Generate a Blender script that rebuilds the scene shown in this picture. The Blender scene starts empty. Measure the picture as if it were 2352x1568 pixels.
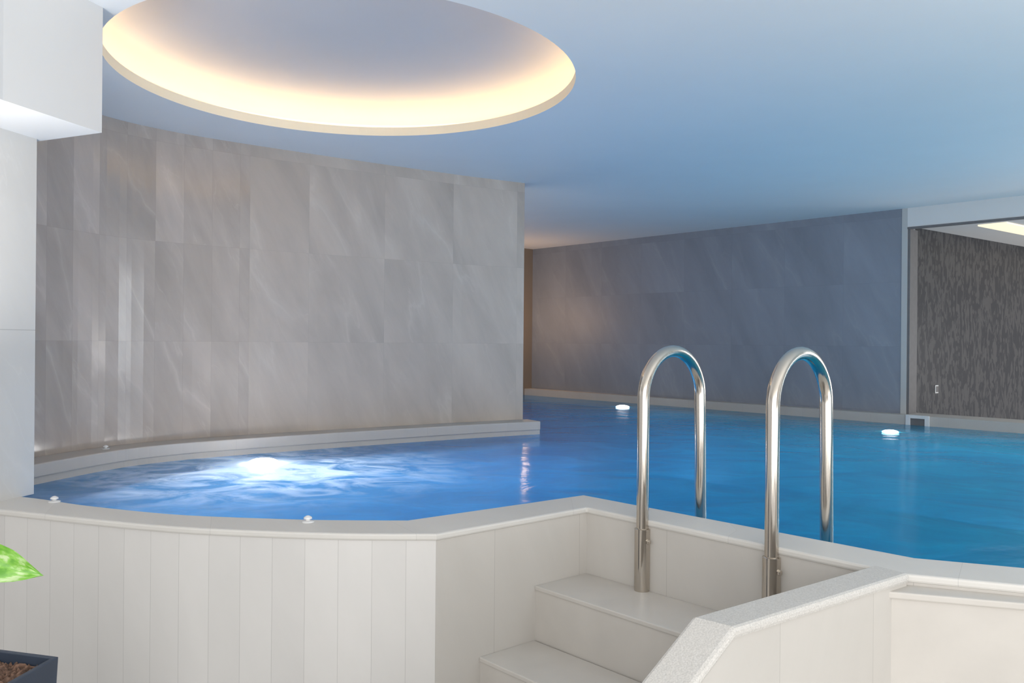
import bpy, bmesh, math, random
from mathutils import Vector, Matrix
random.seed(4)
S=bpy.context.scene; COL=S.collection
TH=math.radians(0.5); F=1900.0; ZC=1.445; CEIL=2.555
c_,s_=math.cos(TH),math.sin(TH)
# ---------- materials
def newmat(n):
    m=bpy.data.materials.new(n); m.use_nodes=True
    nt=m.node_tree; return m,nt,nt.nodes,nt.links,nt.nodes["Principled BSDF"]
def ramp(N,stops):
    r=N.new("ShaderNodeValToRGB"); e=r.color_ramp.elements
    while len(e)<len(stops): e.new(0.5)
    for i,(p,c) in enumerate(stops):
        e[i].position=p; e[i].color=(c[0],c[1],c[2],1)
    return r
def mix(N,L,fac,a,b,mode='MIX'):
    m=N.new("ShaderNodeMix"); m.data_type='RGBA'; m.blend_type=mode
    for sock,v in ((m.inputs[0],fac),(m.inputs[6],a),(m.inputs[7],b)):
        if hasattr(v,'is_output'): L.new(v,sock)
        elif isinstance(v,(tuple,list)): sock.default_value=(v[0],v[1],v[2],1)
        else: sock.default_value=v
    return m.outputs[2]
def math_(N,L,op,a,b=None,c=None,clamp=False):
    m=N.new("ShaderNodeMath"); m.operation=op; m.use_clamp=clamp
    for i,v in enumerate((a,b,c)):
        if v is None: continue
        if hasattr(v,'is_output'): L.new(v,m.inputs[i])
        else: m.inputs[i].default_value=v
    return m.outputs[0]
def plain(n,col,rough=.6,metal=0,noise=.06,scale=20,bump=0,detail=2):
    m,nt,N,L,P=newmat(n)
    tc=N.new("ShaderNodeTexCoord"); nz=N.new("ShaderNodeTexNoise"); nz.inputs['Scale'].default_value=scale; nz.inputs['Detail'].default_value=detail
    L.new(tc.outputs['Object'],nz.inputs['Vector'])
    r=ramp(N,[(0.3,[c*(1-noise) for c in col]),(0.7,[min(1,c*(1+noise)) for c in col])])
    L.new(nz.outputs['Fac'],r.inputs[0]); L.new(r.outputs[0],P.inputs['Base Color'])
    P.inputs['Roughness'].default_value=rough; P.inputs['Metallic'].default_value=metal
    if bump:
        b=N.new("ShaderNodeBump"); b.inputs['Strength'].default_value=bump; b.inputs['Distance'].default_value=.003
        L.new(nz.outputs['Fac'],b.inputs['Height']); L.new(b.outputs[0],P.inputs['Normal'])
    return m
def tiles(n,col,w,h,vein=0,veincol=(.8,.8,.8),tint=.05,mortar=.7,rough=.45,msize=.0015,shift=(0,0),grain=.04):
    """rectangular tiles in metres on the UV map; every tile has its own tint and its own piece of stone"""
    m,nt,N,L,P=newmat(n)
    uv=N.new("ShaderNodeUVMap")
    mp=N.new("ShaderNodeMapping"); mp.inputs['Location'].default_value=(shift[0],shift[1],0); L.new(uv.outputs[0],mp.inputs[0])
    br=N.new("ShaderNodeTexBrick"); br.offset=0; br.squash=1
    br.inputs['Scale'].default_value=1; br.inputs['Brick Width'].default_value=w; br.inputs['Row Height'].default_value=h
    br.inputs['Mortar Size'].default_value=msize; br.inputs['Mortar Smooth'].default_value=.4
    L.new(mp.outputs[0],br.inputs['Vector'])
    sp=N.new("ShaderNodeSeparateXYZ"); L.new(mp.outputs[0],sp.inputs[0])
    fx=math_(N,L,'FLOOR',math_(N,L,'DIVIDE',sp.outputs[0],w)); fy=math_(N,L,'FLOOR',math_(N,L,'DIVIDE',sp.outputs[1],h))
    cb=N.new("ShaderNodeCombineXYZ"); L.new(fx,cb.inputs[0]); L.new(fy,cb.inputs[1])
    wn=N.new("ShaderNodeTexWhiteNoise"); wn.noise_dimensions='3D'; L.new(cb.outputs[0],wn.inputs['Vector'])
    off=N.new("ShaderNodeVectorMath"); off.operation='SCALE'; off.inputs['Scale'].default_value=17; L.new(wn.outputs['Color'],off.inputs[0])
    ro=N.new("ShaderNodeMapping"); ro.inputs['Rotation'].default_value=(0,0,math.radians(-25)); L.new(uv.outputs[0],ro.inputs[0])
    sc=N.new("ShaderNodeMapping"); sc.inputs['Scale'].default_value=(3.0,.8,1); L.new(ro.outputs[0],sc.inputs[0])
    ad=N.new("ShaderNodeVectorMath"); L.new(sc.outputs[0],ad.inputs[0]); L.new(off.outputs[0],ad.inputs[1])
    nz=N.new("ShaderNodeTexNoise"); nz.inputs['Scale'].default_value=1.2; nz.inputs['Detail'].default_value=7; nz.inputs['Roughness'].default_value=.6; nz.inputs['Distortion'].default_value=.3
    L.new(ad.outputs[0],nz.inputs['Vector'])
    r=ramp(N,[(0.3,[c*(1-grain) for c in col]),(0.7,[c*(1+grain) for c in col])]); L.new(nz.outputs['Fac'],r.inputs[0])
    c=r.outputs[0]
    if vein:
        tot=None
        for (scl,wd,amp,mlo) in ((.7,.045,1.0,.42),(1.9,.014,.6,.47)):
            n2=N.new("ShaderNodeTexNoise"); n2.inputs['Scale'].default_value=scl; n2.inputs['Detail'].default_value=6; n2.inputs['Roughness'].default_value=.5; n2.inputs['Distortion'].default_value=.35; L.new(ad.outputs[0],n2.inputs['Vector'])
            d=math_(N,L,'ABSOLUTE',math_(N,L,'SUBTRACT',n2.outputs['Fac'],.5))
            ln=ramp(N,[(0,(1,1,1)),(wd*.25,(.45,.45,.45)),(wd,(0,0,0))]); L.new(d,ln.inputs[0])
            n3=N.new("ShaderNodeTexNoise"); n3.inputs['Scale'].default_value=scl*1.3; L.new(ad.outputs[0],n3.inputs['Vector'])
            mk=ramp(N,[(mlo,(0,0,0)),(mlo+.15,(1,1,1))]); L.new(n3.outputs['Color'],mk.inputs[0])
            f=math_(N,L,'MULTIPLY',math_(N,L,'MULTIPLY',ln.outputs[0],mk.outputs[0]),vein*amp)
            tot=f if tot is None else math_(N,L,'ADD',tot,f,clamp=True)
        c=mix(N,L,tot,c,veincol)
    tr=N.new("ShaderNodeMapRange"); tr.inputs['To Min'].default_value=1-tint; tr.inputs['To Max'].default_value=1+tint*.3; L.new(wn.outputs['Value'],tr.inputs[0])
    tcol=N.new("ShaderNodeCombineColor"); [L.new(tr.outputs[0],tcol.inputs[i]) for i in range(3)]
    c=mix(N,L,1.0,c,tcol.outputs[0],'MULTIPLY')
    c=mix(N,L,math_(N,L,'MULTIPLY',br.outputs['Fac'],1-mortar),c,(0,0,0))
    L.new(c,P.inputs['Base Color']); P.inputs['Roughness'].default_value=rough
    return m
def emis(n,col,st):
    m,nt,N,L,P=newmat(n)
    P.inputs['Base Color'].default_value=(*col,1); P.inputs['Emission Color'].default_value=(*col,1); P.inputs['Emission Strength'].default_value=st
    return m
# ---------- mesh helpers
def finish(name,bm,mats,parent=None,smooth=False,bevel=0,seg=2):
    bmesh.ops.recalc_face_normals(bm,faces=bm.faces)
    me=bpy.data.meshes.new(name); bm.to_mesh(me); bm.free()
    if not isinstance(mats,(list,tuple)): mats=[mats]
    for m in mats: me.materials.append(m)
    o=bpy.data.objects.new(name,me); COL.objects.link(o)
    if smooth:
        for p in me.polygons: p.use_smooth=True
        try: me.set_sharp_from_angle(angle=math.radians(40))
        except Exception: pass
    if bevel:
        b=o.modifiers.new("bevel",'BEVEL'); b.width=bevel; b.segments=seg; b.limit_method='ANGLE'; b.angle_limit=math.radians(45)
    if parent: o.parent=parent
    return o
def tag(o,label,cat,group=None):
    o["label"]=label; o["category"]=cat
    if group: o["group"]=group
    return o
def struct(o,label,cat):
    o["kind"]="structure"; return tag(o,label,cat)
def empty(name,loc=(0,0,0)):
    e=bpy.data.objects.new(name,None); e.location=loc; e.empty_display_size=.1; COL.objects.link(e); return e
def adopt(parent,*kids):
    for k in kids:
        k.parent=parent; k.matrix_parent_inverse=Matrix.Translation(parent.location).inverted()
def offset(pts,d):
    out=[]
    n=len(pts)
    for i in range(n):
        p=Vector(pts[i])
        ns=[]
        if i>0: v=(p-Vector(pts[i-1])).normalized(); ns.append(Vector((-v.y,v.x)))
        if i<n-1: v=(Vector(pts[i+1])-p).normalized(); ns.append(Vector((-v.y,v.x)))
        m=sum(ns,Vector((0,0)))
        m.normalize(); k=1/max(.4,m.dot(ns[0]))
        out.append(tuple(p+m*d*k))
    return out
def smooth(pts,n=6):
    out=[]
    for i in range(len(pts)-1):
        p0=Vector(pts[max(0,i-1)]);p1=Vector(pts[i]);p2=Vector(pts[i+1]);p3=Vector(pts[min(len(pts)-1,i+2)])
        for k in range(n):
            t=k/n
            out.append(tuple(.5*((2*p1)+(p2-p0)*t+(2*p0-5*p1+4*p2-p3)*t*t+(3*p1-p0-3*p2+p3)*t**3)))
    out.append(tuple(pts[-1])); return out
def strip(name,A,B,z0,z1,mats,parent=None,smoothf=False,bevel=0,matfn=None):
    """closed prism between plan polylines A and B; z may be list per vertex"""
    n=len(A); bm=bmesh.new(); uvl=bm.loops.layers.uv.new("UVMap")
    zt=z1 if isinstance(z1,(list,tuple)) else [z1]*n
    zb=z0 if isinstance(z0,(list,tuple)) else [z0]*n
    arc=[0]
    for i in range(1,n): arc.append(arc[-1]+(Vector(A[i])-Vector(A[i-1])).length)
    va=[(bm.verts.new((*A[i],zb[i])),bm.verts.new((*A[i],zt[i]))) for i in range(n)]
    vb=[(bm.verts.new((*B[i],zb[i])),bm.verts.new((*B[i],zt[i]))) for i in range(n)]
    def f(vs,uvs,i):
        fc=bm.faces.new(vs)
        for l,u in zip(fc.loops,uvs): l[uvl].uv=u
        if matfn: fc.material_index=matfn(i)
    for i in range(n-1):
        a,b=arc[i],arc[i+1]; w=(Vector(A[i])-Vector(B[i])).length
        f([va[i][0],va[i+1][0],va[i+1][1],va[i][1]],[(a,zb[i]),(b,zb[i+1]),(b,zt[i+1]),(a,zt[i])],i)
        f([vb[i][0],vb[i][1],vb[i+1][1],vb[i+1][0]],[(a,zb[i]),(a,zt[i]),(b,zt[i+1]),(b,zb[i+1])],i)
        f([va[i][1],va[i+1][1],vb[i+1][1],vb[i][1]],[(a,.01),(b,.01),(b,w+.01),(a,w+.01)],i)
        f([va[i][0],vb[i][0],vb[i+1][0],va[i+1][0]],[(a,.01),(a,w+.01),(b,w+.01),(b,.01)],i)
    f([va[0][0],va[0][1],vb[0][1],vb[0][0]],[(0.01,zb[0]),(0.01,zt[0]),(w,zt[0]),(w,zb[0])],0)
    f([va[-1][0],vb[-1][0],vb[-1][1],va[-1][1]],[(0.01,zb[-1]),(w,zb[-1]),(w,zt[-1]),(0.01,zt[-1])],n-2)
    return finish(name,bm,mats,parent,smoothf,bevel)
def prism(name,poly,z0,z1,mats,parent=None,bevel=0):
    bm=bmesh.new(); uvl=bm.loops.layers.uv.new("UVMap"); n=len(poly)
    b=[bm.verts.new((*p,z0)) for p in poly]; t=[bm.verts.new((*p,z1)) for p in poly]
    def f(vs,uvs):
        fc=bm.faces.new(vs)
        for l,u in zip(fc.loops,uvs): l[uvl].uv=u
    f(t,poly); f(b[::-1],poly[::-1]); a=0
    for i in range(n):
        j=(i+1)%n; d=(Vector(poly[j])-Vector(poly[i])).length
        f([b[i],b[j],t[j],t[i]],[(a,z0),(a+d,z0),(a+d,z1),(a,z1)]); a+=d
    return finish(name,bm,mats,parent,False,bevel)
def tube(name,path,rad,mat,parent=None,seg=24,caps=True):
    bm=bmesh.new(); pts=[Vector(p) for p in path]; n=len(pts)
    rads=rad if isinstance(rad,(list,tuple)) else [rad]*n
    t0=(pts[1]-pts[0]).normalized(); ref=Vector((1,0,0)) if abs(t0.x)<.9 else Vector((0,1,0))
    u=t0.cross(ref).normalized(); rings=[]
    for i in range(n):
        t=((pts[min(i+1,n-1)]-pts[max(i-1,0)])).normalized()
        u=(u-t*u.dot(t)).normalized(); v=t.cross(u)
        rings.append([bm.verts.new(pts[i]+(u*math.cos(2*math.pi*k/seg)+v*math.sin(2*math.pi*k/seg))*rads[i]) for k in range(seg)])
    for i in range(n-1):
        for k in range(seg):
            j=(k+1)%seg; bm.faces.new([rings[i][k],rings[i][j],rings[i+1][j],rings[i+1][k]])
    if caps: bm.faces.new(rings[0][::-1]); bm.faces.new(rings[-1])
    return finish(name,bm,mat,parent,True)
def lathe(name,prof,mat,loc,parent=None,seg=32):
    bm=bmesh.new(); rings=[]
    for r,z in prof:
        rings.append([bm.verts.new(Vector(loc)+Vector((r*math.cos(2*math.pi*k/seg),r*math.sin(2*math.pi*k/seg),z))) for k in range(seg)])
    for i in range(len(rings)-1):
        for k in range(seg):
            j=(k+1)%seg; bm.faces.new([rings[i][k],rings[i][j],rings[i+1][j],rings[i+1][k]])
    bm.faces.new(rings[0][::-1]); bm.faces.new(rings[-1])
    return finish(name,bm,mat,parent,True)
# ---------- materials instances
M_panel=tiles("panel_white",(.67,.655,.635),.096,3,tint=.06,mortar=.76,msize=.0009,rough=.4,grain=.04,shift=(.03,0))
M_slab=tiles("slab_beige",(.56,.535,.50),.36,3,tint=.04,mortar=.8,msize=.0012,rough=.45,grain=.05,shift=(.21,0))
M_coping=tiles("coping_stone",(.66,.64,.605),.6,3,tint=.03,mortar=.85,rough=.5,msize=.001,grain=.04)
M_ledge=tiles("ledge_stone",(.52,.485,.45),.6,3,tint=.02,mortar=.85,rough=.5,msize=.001)
M_step=plain("step_stone",(.57,.54,.50),.45,0,.05,6,0,6)
M_cap=plain("granite_cap",(.58,.56,.53),.6,0,.13,320,.15)
M_marble=tiles("marble_tile_large",(.455,.395,.345),.5,.53,vein=.24,veincol=(.72,.66,.60),tint=.02,mortar=.92,msize=.0014,rough=.36,shift=(.07,.16),grain=.15)
M_marble2=tiles("marble_tile_narrow",(.45,.39,.345),.155,.53,vein=.26,veincol=(.74,.66,.60),tint=.07,mortar=.91,msize=.0014,rough=.14,shift=(0,.16),grain=.15)
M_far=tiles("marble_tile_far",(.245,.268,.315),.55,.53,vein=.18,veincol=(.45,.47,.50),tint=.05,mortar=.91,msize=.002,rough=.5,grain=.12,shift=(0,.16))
M_pillar=tiles("marble_white",(.58,.565,.54),3,.8,vein=.3,veincol=(.74,.74,.72),tint=.03,mortar=.75,rough=.45,msize=.002,shift=(0,.13))
M_brown=tiles("wood_wall",(.26,.20,.15),.3,3,tint=.15,mortar=.6)
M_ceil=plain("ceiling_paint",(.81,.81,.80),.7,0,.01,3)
M_recess=plain("recess_dimmed_paint",(.56,.57,.60),.7,0,.01,3)  # darker grey-blue puts the dimness of the recess centre into the colour
M_white=plain("white_paint",(.69,.685,.675),.6,0,.01,5)
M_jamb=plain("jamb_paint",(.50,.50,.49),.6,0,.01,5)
M_basin=plain("basin_blue",(.10,.40,.62),.5,0,.08,4)
M_floor=tiles("floor_tile",(.55,.53,.5),.6,.6,tint=.05)
M_dark=plain("dark_trim",(.16,.15,.15),.5)
def steel():
    m,nt,N,L,P=newmat("stainless_steel")
    tc=N.new("ShaderNodeTexCoord"); mp=N.new("ShaderNodeMapping"); mp.inputs['Scale'].default_value=(150,150,8); L.new(tc.outputs['Object'],mp.inputs[0])
    nz=N.new("ShaderNodeTexNoise"); nz.inputs['Scale'].default_value=2; L.new(mp.outputs[0],nz.inputs['Vector'])
    r=ramp(N,[(.3,(.10,.10,.10)),(.7,(.20,.20,.20))]); L.new(nz.outputs['Fac'],r.inputs[0]); L.new(r.outputs[0],P.inputs['Roughness'])
    P.inputs['Base Color'].default_value=(.58,.53,.47,1); P.inputs['Metallic'].default_value=1
    return m
M_steel=steel()
LAMP=(-1.267,4.233)
def water():
    m=bpy.data.materials.new("pool_water"); m.use_nodes=True; nt=m.node_tree; N=nt.nodes; L=nt.links
    N.clear(); out=N.new("ShaderNodeOutputMaterial")
    g=N.new("ShaderNodeNewGeometry")
    mp=N.new("ShaderNodeMapping"); mp.inputs['Scale'].default_value=(1.6,2.0,1); mp.inputs['Rotation'].default_value=(0,0,.7); L.new(g.outputs['Position'],mp.inputs[0])
    nz=N.new("ShaderNodeTexNoise"); nz.inputs['Scale'].default_value=1.4; nz.inputs['Detail'].default_value=4; nz.inputs['Roughness'].default_value=.5; nz.inputs['Distortion'].default_value=1.0; L.new(mp.outputs[0],nz.inputs['Vector'])
    bp=N.new("ShaderNodeBump"); bp.inputs['Strength'].default_value=.14; bp.inputs['Distance'].default_value=.05; L.new(nz.outputs['Fac'],bp.inputs['Height'])
    sx=N.new("ShaderNodeSeparateXYZ"); L.new(g.outputs['Position'],sx.inputs[0])
    mr=N.new("ShaderNodeMapRange"); mr.inputs['From Min'].default_value=-2; mr.inputs['From Max'].default_value=2.0; L.new(sx.outputs[0],mr.inputs[0])
    cr=ramp(N,[(0,(.09,.30,.54)),(.5,(.015,.25,.58)),(.8,(.003,.29,.50)),(1,(.004,.30,.43))]); L.new(mr.outputs[0],cr.inputs[0])
    mott=ramp(N,[(.35,(.85,.88,.9)),(.7,(1.18,1.14,1.1))]); L.new(nz.outputs['Fac'],mott.inputs[0])
    wc=mix(N,L,1,cr.outputs[0],mott.outputs[0],'MULTIPLY')
    df=N.new("ShaderNodeBsdfDiffuse"); L.new(wc,df.inputs[0])
    tl=N.new("ShaderNodeBsdfTranslucent"); L.new(wc,tl.inputs[0])
    ad=N.new("ShaderNodeAddShader"); L.new(df.outputs[0],ad.inputs[0]); L.new(tl.outputs[0],ad.inputs[1])
    tr=N.new("ShaderNodeBsdfTransparent"); tr.inputs[0].default_value=(.35,.7,.95,1)
    m1=N.new("ShaderNodeMixShader"); m1.inputs[0].default_value=.74; L.new(tr.outputs[0],m1.inputs[1]); L.new(ad.outputs[0],m1.inputs[2])
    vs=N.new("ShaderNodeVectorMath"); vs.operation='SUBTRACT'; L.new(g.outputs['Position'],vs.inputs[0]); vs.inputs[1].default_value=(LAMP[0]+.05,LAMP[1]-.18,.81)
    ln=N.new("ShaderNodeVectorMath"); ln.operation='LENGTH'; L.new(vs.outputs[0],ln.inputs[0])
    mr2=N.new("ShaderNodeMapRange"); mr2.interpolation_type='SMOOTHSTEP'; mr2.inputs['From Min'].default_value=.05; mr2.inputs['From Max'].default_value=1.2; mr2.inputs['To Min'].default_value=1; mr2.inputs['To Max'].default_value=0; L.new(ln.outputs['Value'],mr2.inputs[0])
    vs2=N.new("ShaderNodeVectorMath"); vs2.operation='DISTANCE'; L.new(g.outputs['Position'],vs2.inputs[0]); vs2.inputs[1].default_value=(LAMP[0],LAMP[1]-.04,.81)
    mr3=N.new("ShaderNodeMapRange"); mr3.interpolation_type='SMOOTHSTEP'; mr3.inputs['From Min'].default_value=.08; mr3.inputs['From Max'].default_value=.32; mr3.inputs['To Min'].default_value=.85; mr3.inputs['To Max'].default_value=0; L.new(vs2.outputs['Value'],mr3.inputs[0])  # white halo of the spa lamp, painted into the foam around it
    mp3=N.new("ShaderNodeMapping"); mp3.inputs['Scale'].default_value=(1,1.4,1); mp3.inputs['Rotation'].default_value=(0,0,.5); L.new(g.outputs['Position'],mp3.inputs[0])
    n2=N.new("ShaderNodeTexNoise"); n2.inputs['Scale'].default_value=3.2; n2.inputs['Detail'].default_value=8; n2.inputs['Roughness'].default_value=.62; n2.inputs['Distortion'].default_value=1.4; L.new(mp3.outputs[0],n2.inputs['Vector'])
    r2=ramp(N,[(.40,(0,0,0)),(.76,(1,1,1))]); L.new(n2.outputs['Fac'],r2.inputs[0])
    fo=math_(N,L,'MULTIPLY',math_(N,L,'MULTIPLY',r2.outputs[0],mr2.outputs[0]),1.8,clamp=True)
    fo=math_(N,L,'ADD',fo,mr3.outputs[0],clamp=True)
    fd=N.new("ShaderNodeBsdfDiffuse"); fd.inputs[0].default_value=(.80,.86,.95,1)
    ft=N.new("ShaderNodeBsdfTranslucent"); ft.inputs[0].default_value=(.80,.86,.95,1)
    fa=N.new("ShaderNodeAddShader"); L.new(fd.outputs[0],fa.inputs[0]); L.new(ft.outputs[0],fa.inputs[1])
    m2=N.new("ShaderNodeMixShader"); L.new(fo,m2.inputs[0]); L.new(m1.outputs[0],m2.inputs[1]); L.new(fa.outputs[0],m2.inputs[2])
    gl=N.new("ShaderNodeBsdfGlossy"); gl.inputs['Roughness'].default_value=.14; gl.inputs[0].default_value=(.8,.85,.9,1); L.new(bp.outputs[0],gl.inputs['Normal'])
    fr=N.new("ShaderNodeFresnel"); fr.inputs[0].default_value=1.23; L.new(bp.outputs[0],fr.inputs['Normal'])
    m3=N.new("ShaderNodeMixShader"); L.new(fr.outputs[0],m3.inputs[0]); L.new(m2.outputs[0],m3.inputs[1]); L.new(gl.outputs[0],m3.inputs[2])
    L.new(m3.outputs[0],out.inputs[0]); return m
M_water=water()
# ---------- ROOM
WL=smooth([(-2.28,2.9),(-2.25,3.35),(-2.17,3.75),(-2.04,4.15),(-1.84,4.43),(-1.58,4.66),(-1.17,4.97)],5)+[(-.765,5.26),(-.34,5.55),(.08,5.80)]
o=strip("wall_left",WL,offset(WL,.16),.5,CEIL+.02,[M_marble2,M_marble],matfn=lambda i:0 if i<26 else 1)
struct(o,"curved grey marble-tiled wall rising behind the spa","wall")
def far(t): return (.241+.676*t,9.95-.737*t)
T1=(3.176-.241)/.676; T2=T1+.045; T3=7.0
FN=(-.737,-.676)
def farseg(name,t0,t1,z0,z1,m,off=0,th=.2):
    a=[far(t0),far(t1)]; a=[(p[0]+FN[0]*off,p[1]+FN[1]*off) for p in a]
    b=[(p[0]-FN[0]*th,p[1]-FN[1]*th) for p in a]
    return strip(name,a,b,z0,z1,m)
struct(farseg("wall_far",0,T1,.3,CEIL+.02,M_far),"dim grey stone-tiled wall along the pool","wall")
struct(farseg("wall_sill",T1,T3+.6,.3,.885,M_ledge),"low wall below the wide opening","wall")
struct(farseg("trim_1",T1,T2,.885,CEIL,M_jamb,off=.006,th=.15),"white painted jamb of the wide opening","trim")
struct(farseg("trim_2",T2,T3+.6,2.40,CEIL,M_white,off=.006,th=.15),"white painted header over the wide opening","trim")
struct(farseg("trim_3",T2,T3+.6,2.385,2.40,M_dark,off=.010,th=.05),"dark thin trim under the header","trim")
struct(farseg("trim_4",T2,T2+.02,.885,2.385,M_dark,off=-.0,th=.15),"dark thin trim beside the white jamb","trim")
o=strip("wall_end",[(-1.7,8.15),far(0)],[(-1.85,8.3),(.1,10.1)],.3,CEIL+.02,M_brown); struct(o,"brown wall at the far end of the pool","wall")
def wallpaper():
    m,nt,N,L,P=newmat("dark_wallpaper")
    uv=N.new("ShaderNodeUVMap"); mp=N.new("ShaderNodeMapping"); mp.inputs['Scale'].default_value=(10,3.0,1); L.new(uv.outputs[0],mp.inputs[0])
    nz=N.new("ShaderNodeTexNoise"); nz.inputs['Scale'].default_value=1.6; nz.inputs['Detail'].default_value=5; nz.inputs['Roughness'].default_value=.6; nz.inputs['Distortion'].default_value=1.2; L.new(mp.outputs[0],nz.inputs['Vector'])
    mp2=N.new("ShaderNodeMapping"); mp2.inputs['Scale'].default_value=(16,11,1); L.new(uv.outputs[0],mp2.inputs[0])
    vo=N.new("ShaderNodeTexVoronoi"); vo.inputs['Scale'].default_value=1; vo.inputs['Randomness'].default_value=.6; L.new(mp2.outputs[0],vo.inputs['Vector'])
    r1=ramp(N,[(.49,(0,0,0)),(.54,(1,1,1))]); L.new(nz.outputs['Fac'],r1.inputs[0])
    r2=ramp(N,[(.26,(.9,.9,.9)),(.34,(0,0,0))]); L.new(vo.outputs['Distance'],r2.inputs[0])
    mx=mix(N,L,1,r1.outputs[0],r2.outputs[0],'LIGHTEN')
    c=mix(N,L,mx,(.021,.022,.029),(.068,.066,.070)); L.new(c,P.inputs['Base Color']); P.inputs['Roughness'].default_value=.5
    return m
M_wp=wallpaper()
W0=(3.25,6.845); VD=(.80,.60)
W1=(W0[0]+VD[0]*5,W0[1]+VD[1]*5)
o=strip("wall_beyond",[W0,W1],[(W0[0]-.09,W0[1]+.12),(W1[0]-.09,W1[1]+.12)],0,2.43,M_wp); struct(o,"dark patterned wallpaper wall in the adjoining room","wall")
o=prism("ceiling_beyond",[(3.3,7.0),(5.4,4.7),(9.5,8.0),(7.4,10.2)],2.43,2.5,M_white); struct(o,"white ceiling of the adjoining room","ceiling")
CX,CY,CR=-.70,3.53,.96
X0,X1,Y0,Y1=-4.5,6.2,-2.0,10.6
angs=[2*math.pi*i/128 for i in range(128)]+[math.atan2(y-CY,x-CX)%(2*math.pi) for x in(X0,X1) for y in (Y0,Y1)]
angs=sorted(set(round(a,6) for a in angs))
bm=bmesh.new(); outr=[]
for a in angs:
    ca,sa=math.cos(a),math.sin(a); ts=[]
    if ca>1e-9: ts.append((X1-CX)/ca)
    if ca<-1e-9: ts.append((X0-CX)/ca)
    if sa>1e-9: ts.append((Y1-CY)/sa)
    if sa<-1e-9: ts.append((Y0-CY)/sa)
    t=min(ts); outr.append((CX+ca*t,CY+sa*t,CEIL))
rings=[[bm.verts.new(p) for p in outr]]
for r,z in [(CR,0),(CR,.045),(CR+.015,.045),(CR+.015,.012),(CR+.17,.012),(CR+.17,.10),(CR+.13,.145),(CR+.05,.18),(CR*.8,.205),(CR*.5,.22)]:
    rings.append([bm.verts.new((CX+math.cos(a)*r,CY+math.sin(a)*r,CEIL+z)) for a in angs])
n=len(angs)
for i in range(len(rings)-1):
    for k in range(n):
        j=(k+1)%n; f=bm.faces.new([rings[i][k],rings[i][j],rings[i+1][j],rings[i+1][k]])
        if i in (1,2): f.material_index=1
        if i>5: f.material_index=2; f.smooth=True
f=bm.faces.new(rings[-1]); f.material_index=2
M_lip=plain("cove_lip_warm_glow",(.88,.80,.63),.6,0,.01,5)  # cream tint puts the warm cove glow into the lip colour
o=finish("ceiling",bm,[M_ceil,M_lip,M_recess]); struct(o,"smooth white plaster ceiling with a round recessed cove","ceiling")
led=[(CX+math.cos(a)*(CR+.075),CY+math.sin(a)*(CR+.075),CEIL+.032) for a in [2*math.pi*i/96 for i in range(97)]]
o=tube("led_strip_light",led,.010,emis("warm_led",(1,.68,.34),14),seg=8,caps=False); tag(o,"warm glowing light strip hidden around the ceiling recess","light strip")
o=prism("wall_bulkhead",[(-1.386,2.783),(-1.69,2.92),(-2.6,3.0),(-2.6,1.4),(-1.60,1.6),(-1.49,2.41)],2.135,CEIL+.01,M_white); struct(o,"white plaster bulkhead dropping from the ceiling","bulkhead")
o=strip("wall_pillar",[(-1.82,2.2),(-1.66,2.88)],[(-2.6,2.3),(-2.4,3.0)],.9,2.135,M_pillar); struct(o,"pale marble-clad pillar standing on the pool rim","wall")
o=prism("floor",[(-4.5,-2),(6.2,-2),(6.2,4),(-4.5,4)],-.05,0,M_floor); struct(o,"light stone tile floor","floor")
# side wall with a tall window at its far end
o=strip("wall_right",[(5.0,3.35),(5.0,-2)],[(5.2,3.35),(5.2,-2)],0,CEIL,M_white); struct(o,"white side wall","wall")
def winbox(name,y0,y1,z0,z1,x0,x1,m): return strip(name,[(x0,y1),(x0,y0)],[(x1,y1),(x1,y0)],z0,z1,m)
we=empty("window_1",(5.0,4.05,.9))
adopt(we,winbox("pane",3.42,4.68,1.0,2.3,5.06,5.08,emis("daylight_glass",(.95,.98,1),5)),
 winbox("frame",3.35,3.42,.9,2.4,5.0,5.1,M_white),winbox("frame",4.68,4.75,.9,2.4,5.0,5.1,M_white),
 winbox("frame",4.02,4.08,1.0,2.3,5.02,5.055,M_white),
 winbox("frame",3.42,4.68,.9,1.0,5.0,5.1,M_white),winbox("frame",3.42,4.68,2.3,2.4,5.0,5.1,M_white))
struct(we,"tall white framed window letting daylight onto the pool","window")
o=winbox("wall_below_window",3.35,4.75,0,.9,5.0,5.2,M_white); struct(o,"white wall below the window","wall")
o=winbox("wall_above_window",3.35,4.75,2.4,CEIL,5.0,5.2,M_white); struct(o,"white wall above the window","wall")
# ---------- POOL
Zc=.90
inner_arc=[(-1.616,2.810),(-1.379,2.693),(-1.045,2.571),(-.761,2.526),(-.558,2.509),(-.314,2.513)]
outer_arc=[(-1.578,2.601),(-1.275,2.492),(-.975,2.398),(-.709,2.353),(-.457,2.331),(-.208,2.335)]
i2=(.260,2.954); i3=(1.037,2.122); i4=(1.265,2.036)
o2=(.252,2.729); o3=(.943,1.968); o4=(1.171,1.884)
IA=smooth([(-2.35,3.1),(-1.98,2.95)]+inner_arc,6); OA=smooth([(-2.6,2.80),(-2.0,2.74)]+outer_arc,6)
def ext(a,b,d):
    v=(Vector(b)-Vector(a)).normalized(); return tuple(Vector(b)+v*d)
INN=IA+[i2,i3,i4,ext(i3,i4,1.2)]; OUT=OA+[o2,o3,o4,ext(o3,o4,1.2)]
pool=empty("swimming_pool",(1.0,4.5,0)); tag(pool,"raised indoor pool with spa end, pale stone rim and blue water","swimming pool")
cop=strip("coping",OUT,INN,.880,Zc,M_coping,bevel=.006)
WO=offset(OUT,.006); WI=offset(OUT,.11)
nA=len(OA)
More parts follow.
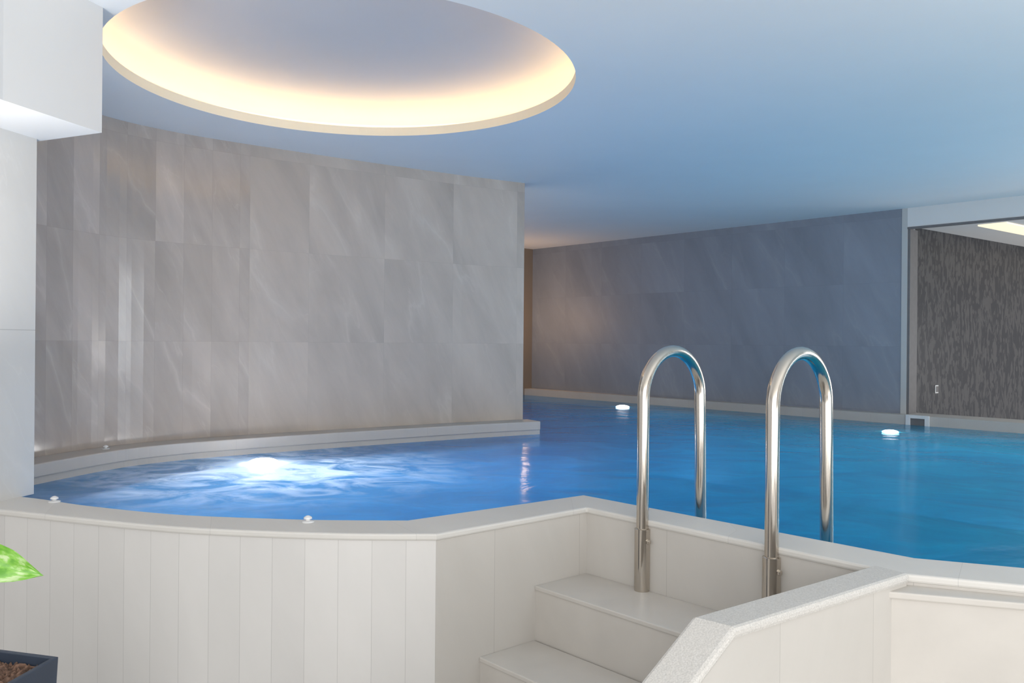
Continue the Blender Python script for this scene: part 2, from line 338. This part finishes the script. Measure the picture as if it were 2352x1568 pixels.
pw=strip("pool_wall",WO,WI,0,.880,[M_panel,M_slab],matfn=lambda i:0 if i<nA-1 else 1)
rr=[(.867,1.922),(1.144,1.840)]; rr.append(ext(rr[0],rr[1],1.2))
pl=strip("rim_ledge",rr,offset(rr,.09),.856,.873,M_step,bevel=.004)
rr2=offset(rr,.008); pl2=strip("lower_wall_facing",rr2,offset(rr2,.08),0,.856,M_step)
LE=WL[:-1]+[ext(WL[-2],WL[-1],.04)]
lf=offset(LE,-.17)
led1=strip("back_ledge",lf,offset(LE,.0),.84,.90,M_ledge,bevel=.006)
led1b=strip("back_ledge_face",offset(LE,-.16),offset(LE,.0),.3,.84,M_ledge)
b1=strip("submerged_bench",offset(LE,-.62),offset(LE,-.16),.2,.72,M_basin)
b2=farseg("submerged_bench",0,T3+.5,.2,.72,M_basin,off=.60,th=.48)
l2=farseg("far_ledge",-.05,T3+.6,.3,.885,M_ledge,off=.12,th=.119)
PP=[p for p in INN]+[(4.9,.8),(4.95,4.7)]+[(far(t)[0]+FN[0]*.1,far(t)[1]+FN[1]*.1) for t in (6.4,0)]+[(-1.6,8.2),(-.5,6.2)]+[p for p in offset(LE,-.1)][::-1]
def sheet(name,poly,z,mat):
    bm=bmesh.new(); f=bm.faces.new([bm.verts.new((*p,z)) for p in poly]); bmesh.ops.triangulate(bm,faces=[f]); o=finish(name,bm,mat)
    return o
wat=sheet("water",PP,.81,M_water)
for p in wat.data.polygons:
    if p.normal.z<0: p.flip()
wat["label"]="rippling clear blue water"
bas=sheet("basin_floor",PP,-.35,M_basin)
bmw=bmesh.new(); n=len(PP); a=[bmw.verts.new((*p,-.35)) for p in PP]; b=[bmw.verts.new((*p,.87)) for p in PP]
for i in range(n):
    j=(i+1)%n; bmw.faces.new([a[i],a[j],b[j],b[i]])
bw=finish("basin_side",bmw,M_basin)
adopt(pool,cop,pw,pl,pl2,led1,led1b,b1,b2,l2,wat,bas,bw)
# ---------- STEPS
A1=WO[nA]; A0=WO[nA-1]
va=(Vector(A1)-Vector(A0)).normalized()
steps=empty("entry_steps",(A1[0],A1[1],0)); tag(steps,"pale tiled steps climbing to the pool rim beside the handrails","steps")
ub=(Vector(WO[nA+1])-Vector(A1)).normalized()
zs=[.682,.512,.342,.172]; dep=[.23,.45,.67,.89]; prev=0
for k in range(4):
    p0=Vector(A1)-va*prev; p1=Vector(A1)-va*dep[k]
    q1=p1+ub*.95; q0=p0+ub*.95
    body=prism("step",[tuple(p1+va*.004),tuple(q1+va*.004),tuple(q0),tuple(p0)],0 ,zs[k]-.014,M_step)
    tr=prism("tread",[tuple(p1),tuple(q1),tuple(q0),tuple(p0)],zs[k]-.014,zs[k],M_step,bevel=.003)
    tr.parent=body; adopt(steps,body); prev=dep[k]
cin0,cin1=Vector((.879,2.020)),Vector((.361,1.635)); cout0,cout1=Vector((.947,1.958)),Vector((.431,1.575))
cd=(cin1-cin0).normalized(); nrm=Vector((-cd.y,cd.x))
sgn=1 if (cout1-cin1).dot(nrm)>0 else -1
cin2=cin1+cd*.9; cout2=cout1+cd*.9
curb=empty("step_side_wall",(cin1.x,cin1.y,0)); tag(curb,"low pale wall with speckled granite cap sloping beside the steps","low wall")
zt=[.905,.905,.905-.9*.66]
INp=[tuple(cin0-cd*.02),tuple(cin1),tuple(cin2)]; OUp=[tuple(cout0),tuple(cout1),tuple(cout2)]
cap=strip("cap",INp,OUp,[z-.024 for z in zt],zt,M_cap,bevel=.008)
ins=.008*sgn
INb=[tuple(Vector(p)+nrm*ins) for p in INp]; OUb=[tuple(Vector(p)-nrm*ins) for p in OUp]
bod=strip("body",INb,OUb,0,[z-.024 for z in zt],M_slab)
adopt(curb,cap,bod)
# ---------- HANDRAILS
base1=Vector((.407,2.550)); base2=base1+ub*.44
vn=Vector((-ub.y,ub.x))
if vn.y<0: vn=-vn
def handrail(b):
    e=empty("handrail",(b.x,b.y,.682)); R=.148; ztop=1.438-.019; zs=ztop-R
    pts=[]
    for k in range(8): pts.append((b.x,b.y,.69+(zs-.69)*k/8))
    for k in range(25):
        a=math.pi*k/24; off=R-R*math.cos(a); pts.append((b.x+vn.x*off,b.y+vn.y*off,zs+R*math.sin(a)))
    for k in range(1,9):
        off=2*R+.02*k/8; pts.append((b.x+vn.x*off,b.y+vn.y*off,zs-(zs-.45)*k/8))
    t=tube("rail",pts,.0188,M_steel,seg=32)
    s=tube("sleeve",[(b.x,b.y,.682),(b.x,b.y,.686),(b.x,b.y,.872),(b.x,b.y,.874)],[.0240,.0245,.0245,.0205],M_steel)
    bo=Vector((b.x,b.y,.835)); M=Vector((ub.x,ub.y-.2,0)).normalized()
    bl=tube("bolt",[bo+M*.02,bo+M*.030,bo+M*.0315],[.008,.008,.005],M_steel,seg=6)
    adopt(e,t,s,bl); tag(e,"polished stainless steel hoop handrail arching over the pool rim","handrail","pool entry handrails")
handrail(base1); handrail(base2)
# ---------- POOL LIGHTS
M_lens=emis("lamp_lens",(1,.98,.97),9)
M_lens2=emis("lamp_lens_bright",(1,.98,.97),20)
def plight(xy,r,ml,label,pw,h0,fwd):
    e=empty("underwater_light",(xy[0],xy[1],.72))
    h=lathe("housing",[(r*.9,0),(r*1.0,.01),(r*1.0,.06),(r*.98,.070)],M_steel,(xy[0],xy[1],.72))
    prof=[(r*.97,.070),(r*.97,.086)]+[(r*.97*math.cos(a),.086+h0*math.sin(a)) for a in [math.radians(d) for d in (15,30,45,60,75,87)]]
    l=lathe("lens",prof,ml,(xy[0],xy[1],.72))
    adopt(e,h,l); tag(e,label,"pool light","underwater lights")
    L=bpy.data.lights.new("pool_lamp",'POINT'); L.energy=pw; L.color=(.82,.90,1); L.shadow_soft_size=0
    lo=bpy.data.objects.new("pool_lamp",L); lo.location=(xy[0]+fwd*.3,xy[1]-fwd,.2); COL.objects.link(lo); lo.parent=e; lo.matrix_parent_inverse=Matrix.Translation(e.location).inverted()
plight(LAMP,.085,M_lens2,"bright white spa light glowing through churning water",11,.032,.50)
plight((1.097,8.163),.07,M_lens,"white underwater light beside the grey stone wall",6,.022,.9)
plight((2.773,6.05),.06,M_lens,"white underwater light near the wall skimmer",6,.018,.9)
# ---------- AIR BUTTONS
M_btn=plain("white_plastic",(.75,.75,.75),.25)
for p in [(-1.514,2.745),(-.606,2.475),(-1.99,4.06)]:
    zz=.9; k=.85
    e=empty("air_button",(p[0],p[1],zz))
    fl=lathe("flange",[(.022*k,0),(.022*k,.003*k),(.014*k,.006*k)],M_btn,(p[0],p[1],zz))
    kn=lathe("knob",[(a*k,b*k) for a,b in [(.008,.006),(.008,.010),(.015,.012),(.014,.017),(.006,.022),(.002,.023)]],M_btn,(p[0],p[1],zz))
    adopt(e,fl,kn); tag(e,"small white domed spa air button on the stone rim","air button","spa air buttons")
# ---------- SKIMMER
def onfar(t,off,z): p=far(t); return Vector((p[0]+FN[0]*off,p[1]+FN[1]*off,z))
def farbox(name,t0,t1,z0,z1,o0,o1,m,bevel=0):
    a=[onfar(t0,o1,0)[:2],onfar(t1,o1,0)[:2]]; b=[onfar(t0,o0,0)[:2],onfar(t1,o0,0)[:2]]
    return strip(name,a,b,z0,z1,m,bevel=bevel)
sk=empty("pool_skimmer",onfar(4.525,.12,.81)); ts=4.525
k1=farbox("frame",ts-.09,ts-.055,.80,.890,.121,.135,M_btn,.002);k2=farbox("frame",ts+.055,ts+.09,.80,.890,.121,.135,M_btn,.002)
k3=farbox("top_bar",ts-.055,ts+.055,.864,.890,.121,.135,M_btn,.002);k4=farbox("flap",ts-.055,ts+.055,.80,.864,.121,.124,M_dark)
adopt(sk,k1,k2,k3,k4); tag(sk,"white framed skimmer opening in the pool wall at water level","skimmer")
# ---------- SOCKET + light in the adjoining room
def wp(t,off,z): return (W0[0]+VD[0]*t+VD[1]*off,W0[1]+VD[1]*t-VD[0]*off,z)
def wbox(name,t0,t1,z0,z1,o0,o1,m,bevel=0):
    return strip(name,[wp(t0,o1,0)[:2],wp(t1,o1,0)[:2]],[wp(t0,o0,0)[:2],wp(t1,o0,0)[:2]],z0,z1,m,bevel=bevel)
so=empty("wall_socket",wp(.53,.0,1.03))
adopt(so,wbox("plate",.505,.555,1.03,1.10,.001,.01,M_btn,.002),wbox("switch",.514,.546,1.04,1.09,.01,.014,M_dark)); tag(so,"small white wall socket on dark patterned wallpaper","socket")
cl=wbox("cove_light",.38,5.0,2.418,2.43,.40,.62,emis("warm_cove",(1,.86,.62),.75)); tag(cl,"warm linear light along the adjoining room ceiling","ceiling light")
# ---------- PLANT
M_pot=plain("pot_slate",(.035,.05,.08),.45,0,.1,10)
pp=empty("potted_plant",(-1.12,1.66,0)); tag(pp,"green leafy plant in a tall dark slate square planter","potted plant")
c0=Vector((-.975,1.79)); e1=Vector((-.95,.25)).normalized(); e2=Vector((-.12,-1)).normalized(); Wd=.30
def quad(i):
    return [tuple(c0+e1*i+e2*i),tuple(c0+e1*(Wd-i)+e2*i),tuple(c0+e1*(Wd-i)+e2*(Wd-i)),tuple(c0+e1*i+e2*(Wd-i))]
bm=bmesh.new(); lv=[]
for q,z in [(quad(.03),0),(quad(0),.755),(quad(.012),.755),(quad(.018),.70)]:
    lv.append([bm.verts.new((*p,z)) for p in q])
for i in range(3):
    for k in range(4):
        j=(k+1)%4; bm.faces.new([lv[i][k],lv[i][j],lv[i+1][j],lv[i+1][k]])
bm.faces.new(lv[0]); bm.faces.new(lv[3])
pot=finish("pot",bm,M_pot,bevel=.002)
M_soil=plain("soil",(.17,.10,.07),.95,0,.6,90,1)
bm=bmesh.new(); q=[Vector(p) for p in quad(.016)]; NN=50; g=[]
for i in range(NN+1):
    row=[]
    for j in range(NN+1):
        a=q[0].lerp(q[1],i/NN); b=q[3].lerp(q[2],i/NN); p=a.lerp(b,j/NN); row.append(bm.verts.new((p.x,p.y,.725+random.random()*.016)))
    g.append(row)
for i in range(NN):
    for j in range(NN): bm.faces.new([g[i][j],g[i+1][j],g[i+1][j+1],g[i][j+1]])
soil=finish("soil",bm,M_soil)
def leafmat():
    m,nt,N,L,P=newmat("variegated_leaf")
    uv=N.new("ShaderNodeUVMap"); nz=N.new("ShaderNodeTexNoise"); nz.inputs['Scale'].default_value=5; nz.inputs['Detail'].default_value=5; L.new(uv.outputs[0],nz.inputs['Vector'])
    r=ramp(N,[(.35,(.13,.38,.04)),(.5,(.24,.54,.07)),(.62,(.55,.72,.36))]); L.new(nz.outputs['Fac'],r.inputs[0]); L.new(r.outputs[0],P.inputs['Base Color'])
    P.inputs['Roughness'].default_value=.35
    return m
M_leaf=leafmat()
def leaf(name,base,tip,wid,up):
    base=Vector(base);tip=Vector(tip);d=tip-base;Ln=d.length;d.normalize();up=Vector(up);s=d.cross(up).normalized();nn=s.cross(d)
    prof=[(0,.05),(.04,.55),(.12,.85),(.25,1.0),(.4,.98),(.55,.85),(.7,.62),(.82,.38),(.9,.2),(.96,.07),(1,.0)]
    def wf(t):
        for (a,b),(c,e) in zip(prof,prof[1:]):
            if t<=c: return b+(e-b)*(t-a)/(c-a)
        return 0
    bm=bmesh.new(); uvl=bm.loops.layers.uv.new("UVMap"); g=[]; NU,NV=24,12
    for i in range(NU+1):
        t=i/NU; wdt=max(wid*wf(t),.0004); row=[]
        for j in range(NV+1):
            x=(j/NV*2-1); back=-.22*Ln*abs(x)**1.5*(1-t)**2
            p=base+d*(t*Ln+back)+s*x*wdt+nn*(abs(x)**1.3*wdt*.35 - .18*Ln*(t-.35)**2+.004*math.sin(t*14+x*3)*abs(x))
            row.append((bm.verts.new(p),(t,j/NV)))
        g.append(row)
    for i in range(NU):
        for j in range(NV):
            q=[g[i][j],g[i+1][j],g[i+1][j+1],g[i][j+1]]
            f=bm.faces.new([a[0] for a in q])
            for l,a in zip(f.loops,q): l[uvl].uv=a[1]
    return finish(name,bm,M_leaf,smooth=True)
M_stem=plain("stem_green",(.12,.35,.05),.5)
l1=leaf("leaf",(-1.120,1.72,.990),(-.990,1.75,.940),.040,(.1,-.95,.25))
st=tube("stem",smooth([(-1.12,1.66,.73),(-1.17,1.67,.86),(-1.18,1.70,.985),(-1.15,1.715,1.003),(-1.12,1.72,.990)],6),.003,M_stem,seg=8)
l3=leaf("leaf",(-1.2,1.66,.98),(-1.30,1.62,.92),.04,(-.1,-.6,.7))
st2=tube("stem",smooth([(-1.13,1.66,.73),(-1.16,1.66,.86),(-1.18,1.66,.97),(-1.21,1.66,.98)],6),.003,M_stem,seg=8)
adopt(pp,pot,soil,l1,st,l3,st2)
# ---------- LIGHTS
def area(name,loc,rot,sx,sy,e,col):
    L=bpy.data.lights.new(name,'AREA'); L.shape='RECTANGLE'; L.size=sx; L.size_y=sy; L.energy=e; L.color=col
    o=bpy.data.objects.new(name,L); o.location=loc; o.rotation_euler=rot; COL.objects.link(o); return o
area("window_daylight",(1.0,-1.8,1.5),(math.radians(97),0,0),5,2.0,108,(1,.985,.965))
area("ceiling_bounce_fill",(2.9,.7,1.0),(math.radians(172),math.radians(0),0),3.0,1.4,44,(1,1,1))  # unseen fill added to stand for light bounced onto the ceiling
area("pool_glow_fill",(2.2,4.8,.0),(math.radians(180),0,0),2.6,2.6,17,(.52,.77,1))  # added fill below the water, throws blue onto the ceiling
area("spa_glow_fill",(-.4,3.9,.0),(math.radians(180),0,0),1.5,1.0,15,(.66,.85,1))  # added fill that lights the foam from below, not a spa fixture
area("soffit_fill",(-1.5,2.15,1.4),(math.radians(180),0,0),.25,.25,8.5,(1,1,1))  # fill lamp added out of view to brighten the bulkhead underside
def point(name,loc,e,col,r=.1):
    L=bpy.data.lights.new(name,'POINT'); L.energy=e; L.color=col; L.shadow_soft_size=r
    o=bpy.data.objects.new(name,L); o.location=loc; COL.objects.link(o)
point("warm_washer",(-.02,9.2,1.7),12,(1,.64,.38),.2)
point("adjoining_room_fill",(5.6,6.6,1.3),20,(1,.96,.93),.3)  # unseen fill added to brighten the adjoining room beside its cove strip
W=bpy.data.worlds.new("world"); S.world=W; W.use_nodes=True; bg=W.node_tree.nodes['Background']; bg.inputs[0].default_value=(.98,.985,1,1); bg.inputs[1].default_value=.77
S.view_settings.view_transform='Standard'
# ---------- CAMERA
cam=bpy.data.cameras.new("camera"); cam.lens=36*F/2352; cam.sensor_width=36; cam.clip_start=.02
co=bpy.data.objects.new("camera",cam); COL.objects.link(co)
co.matrix_world=Matrix(((c_,-s_,0,0),(0,0,-1,0),(s_,c_,0,ZC),(0,0,0,1)))
S.camera=co
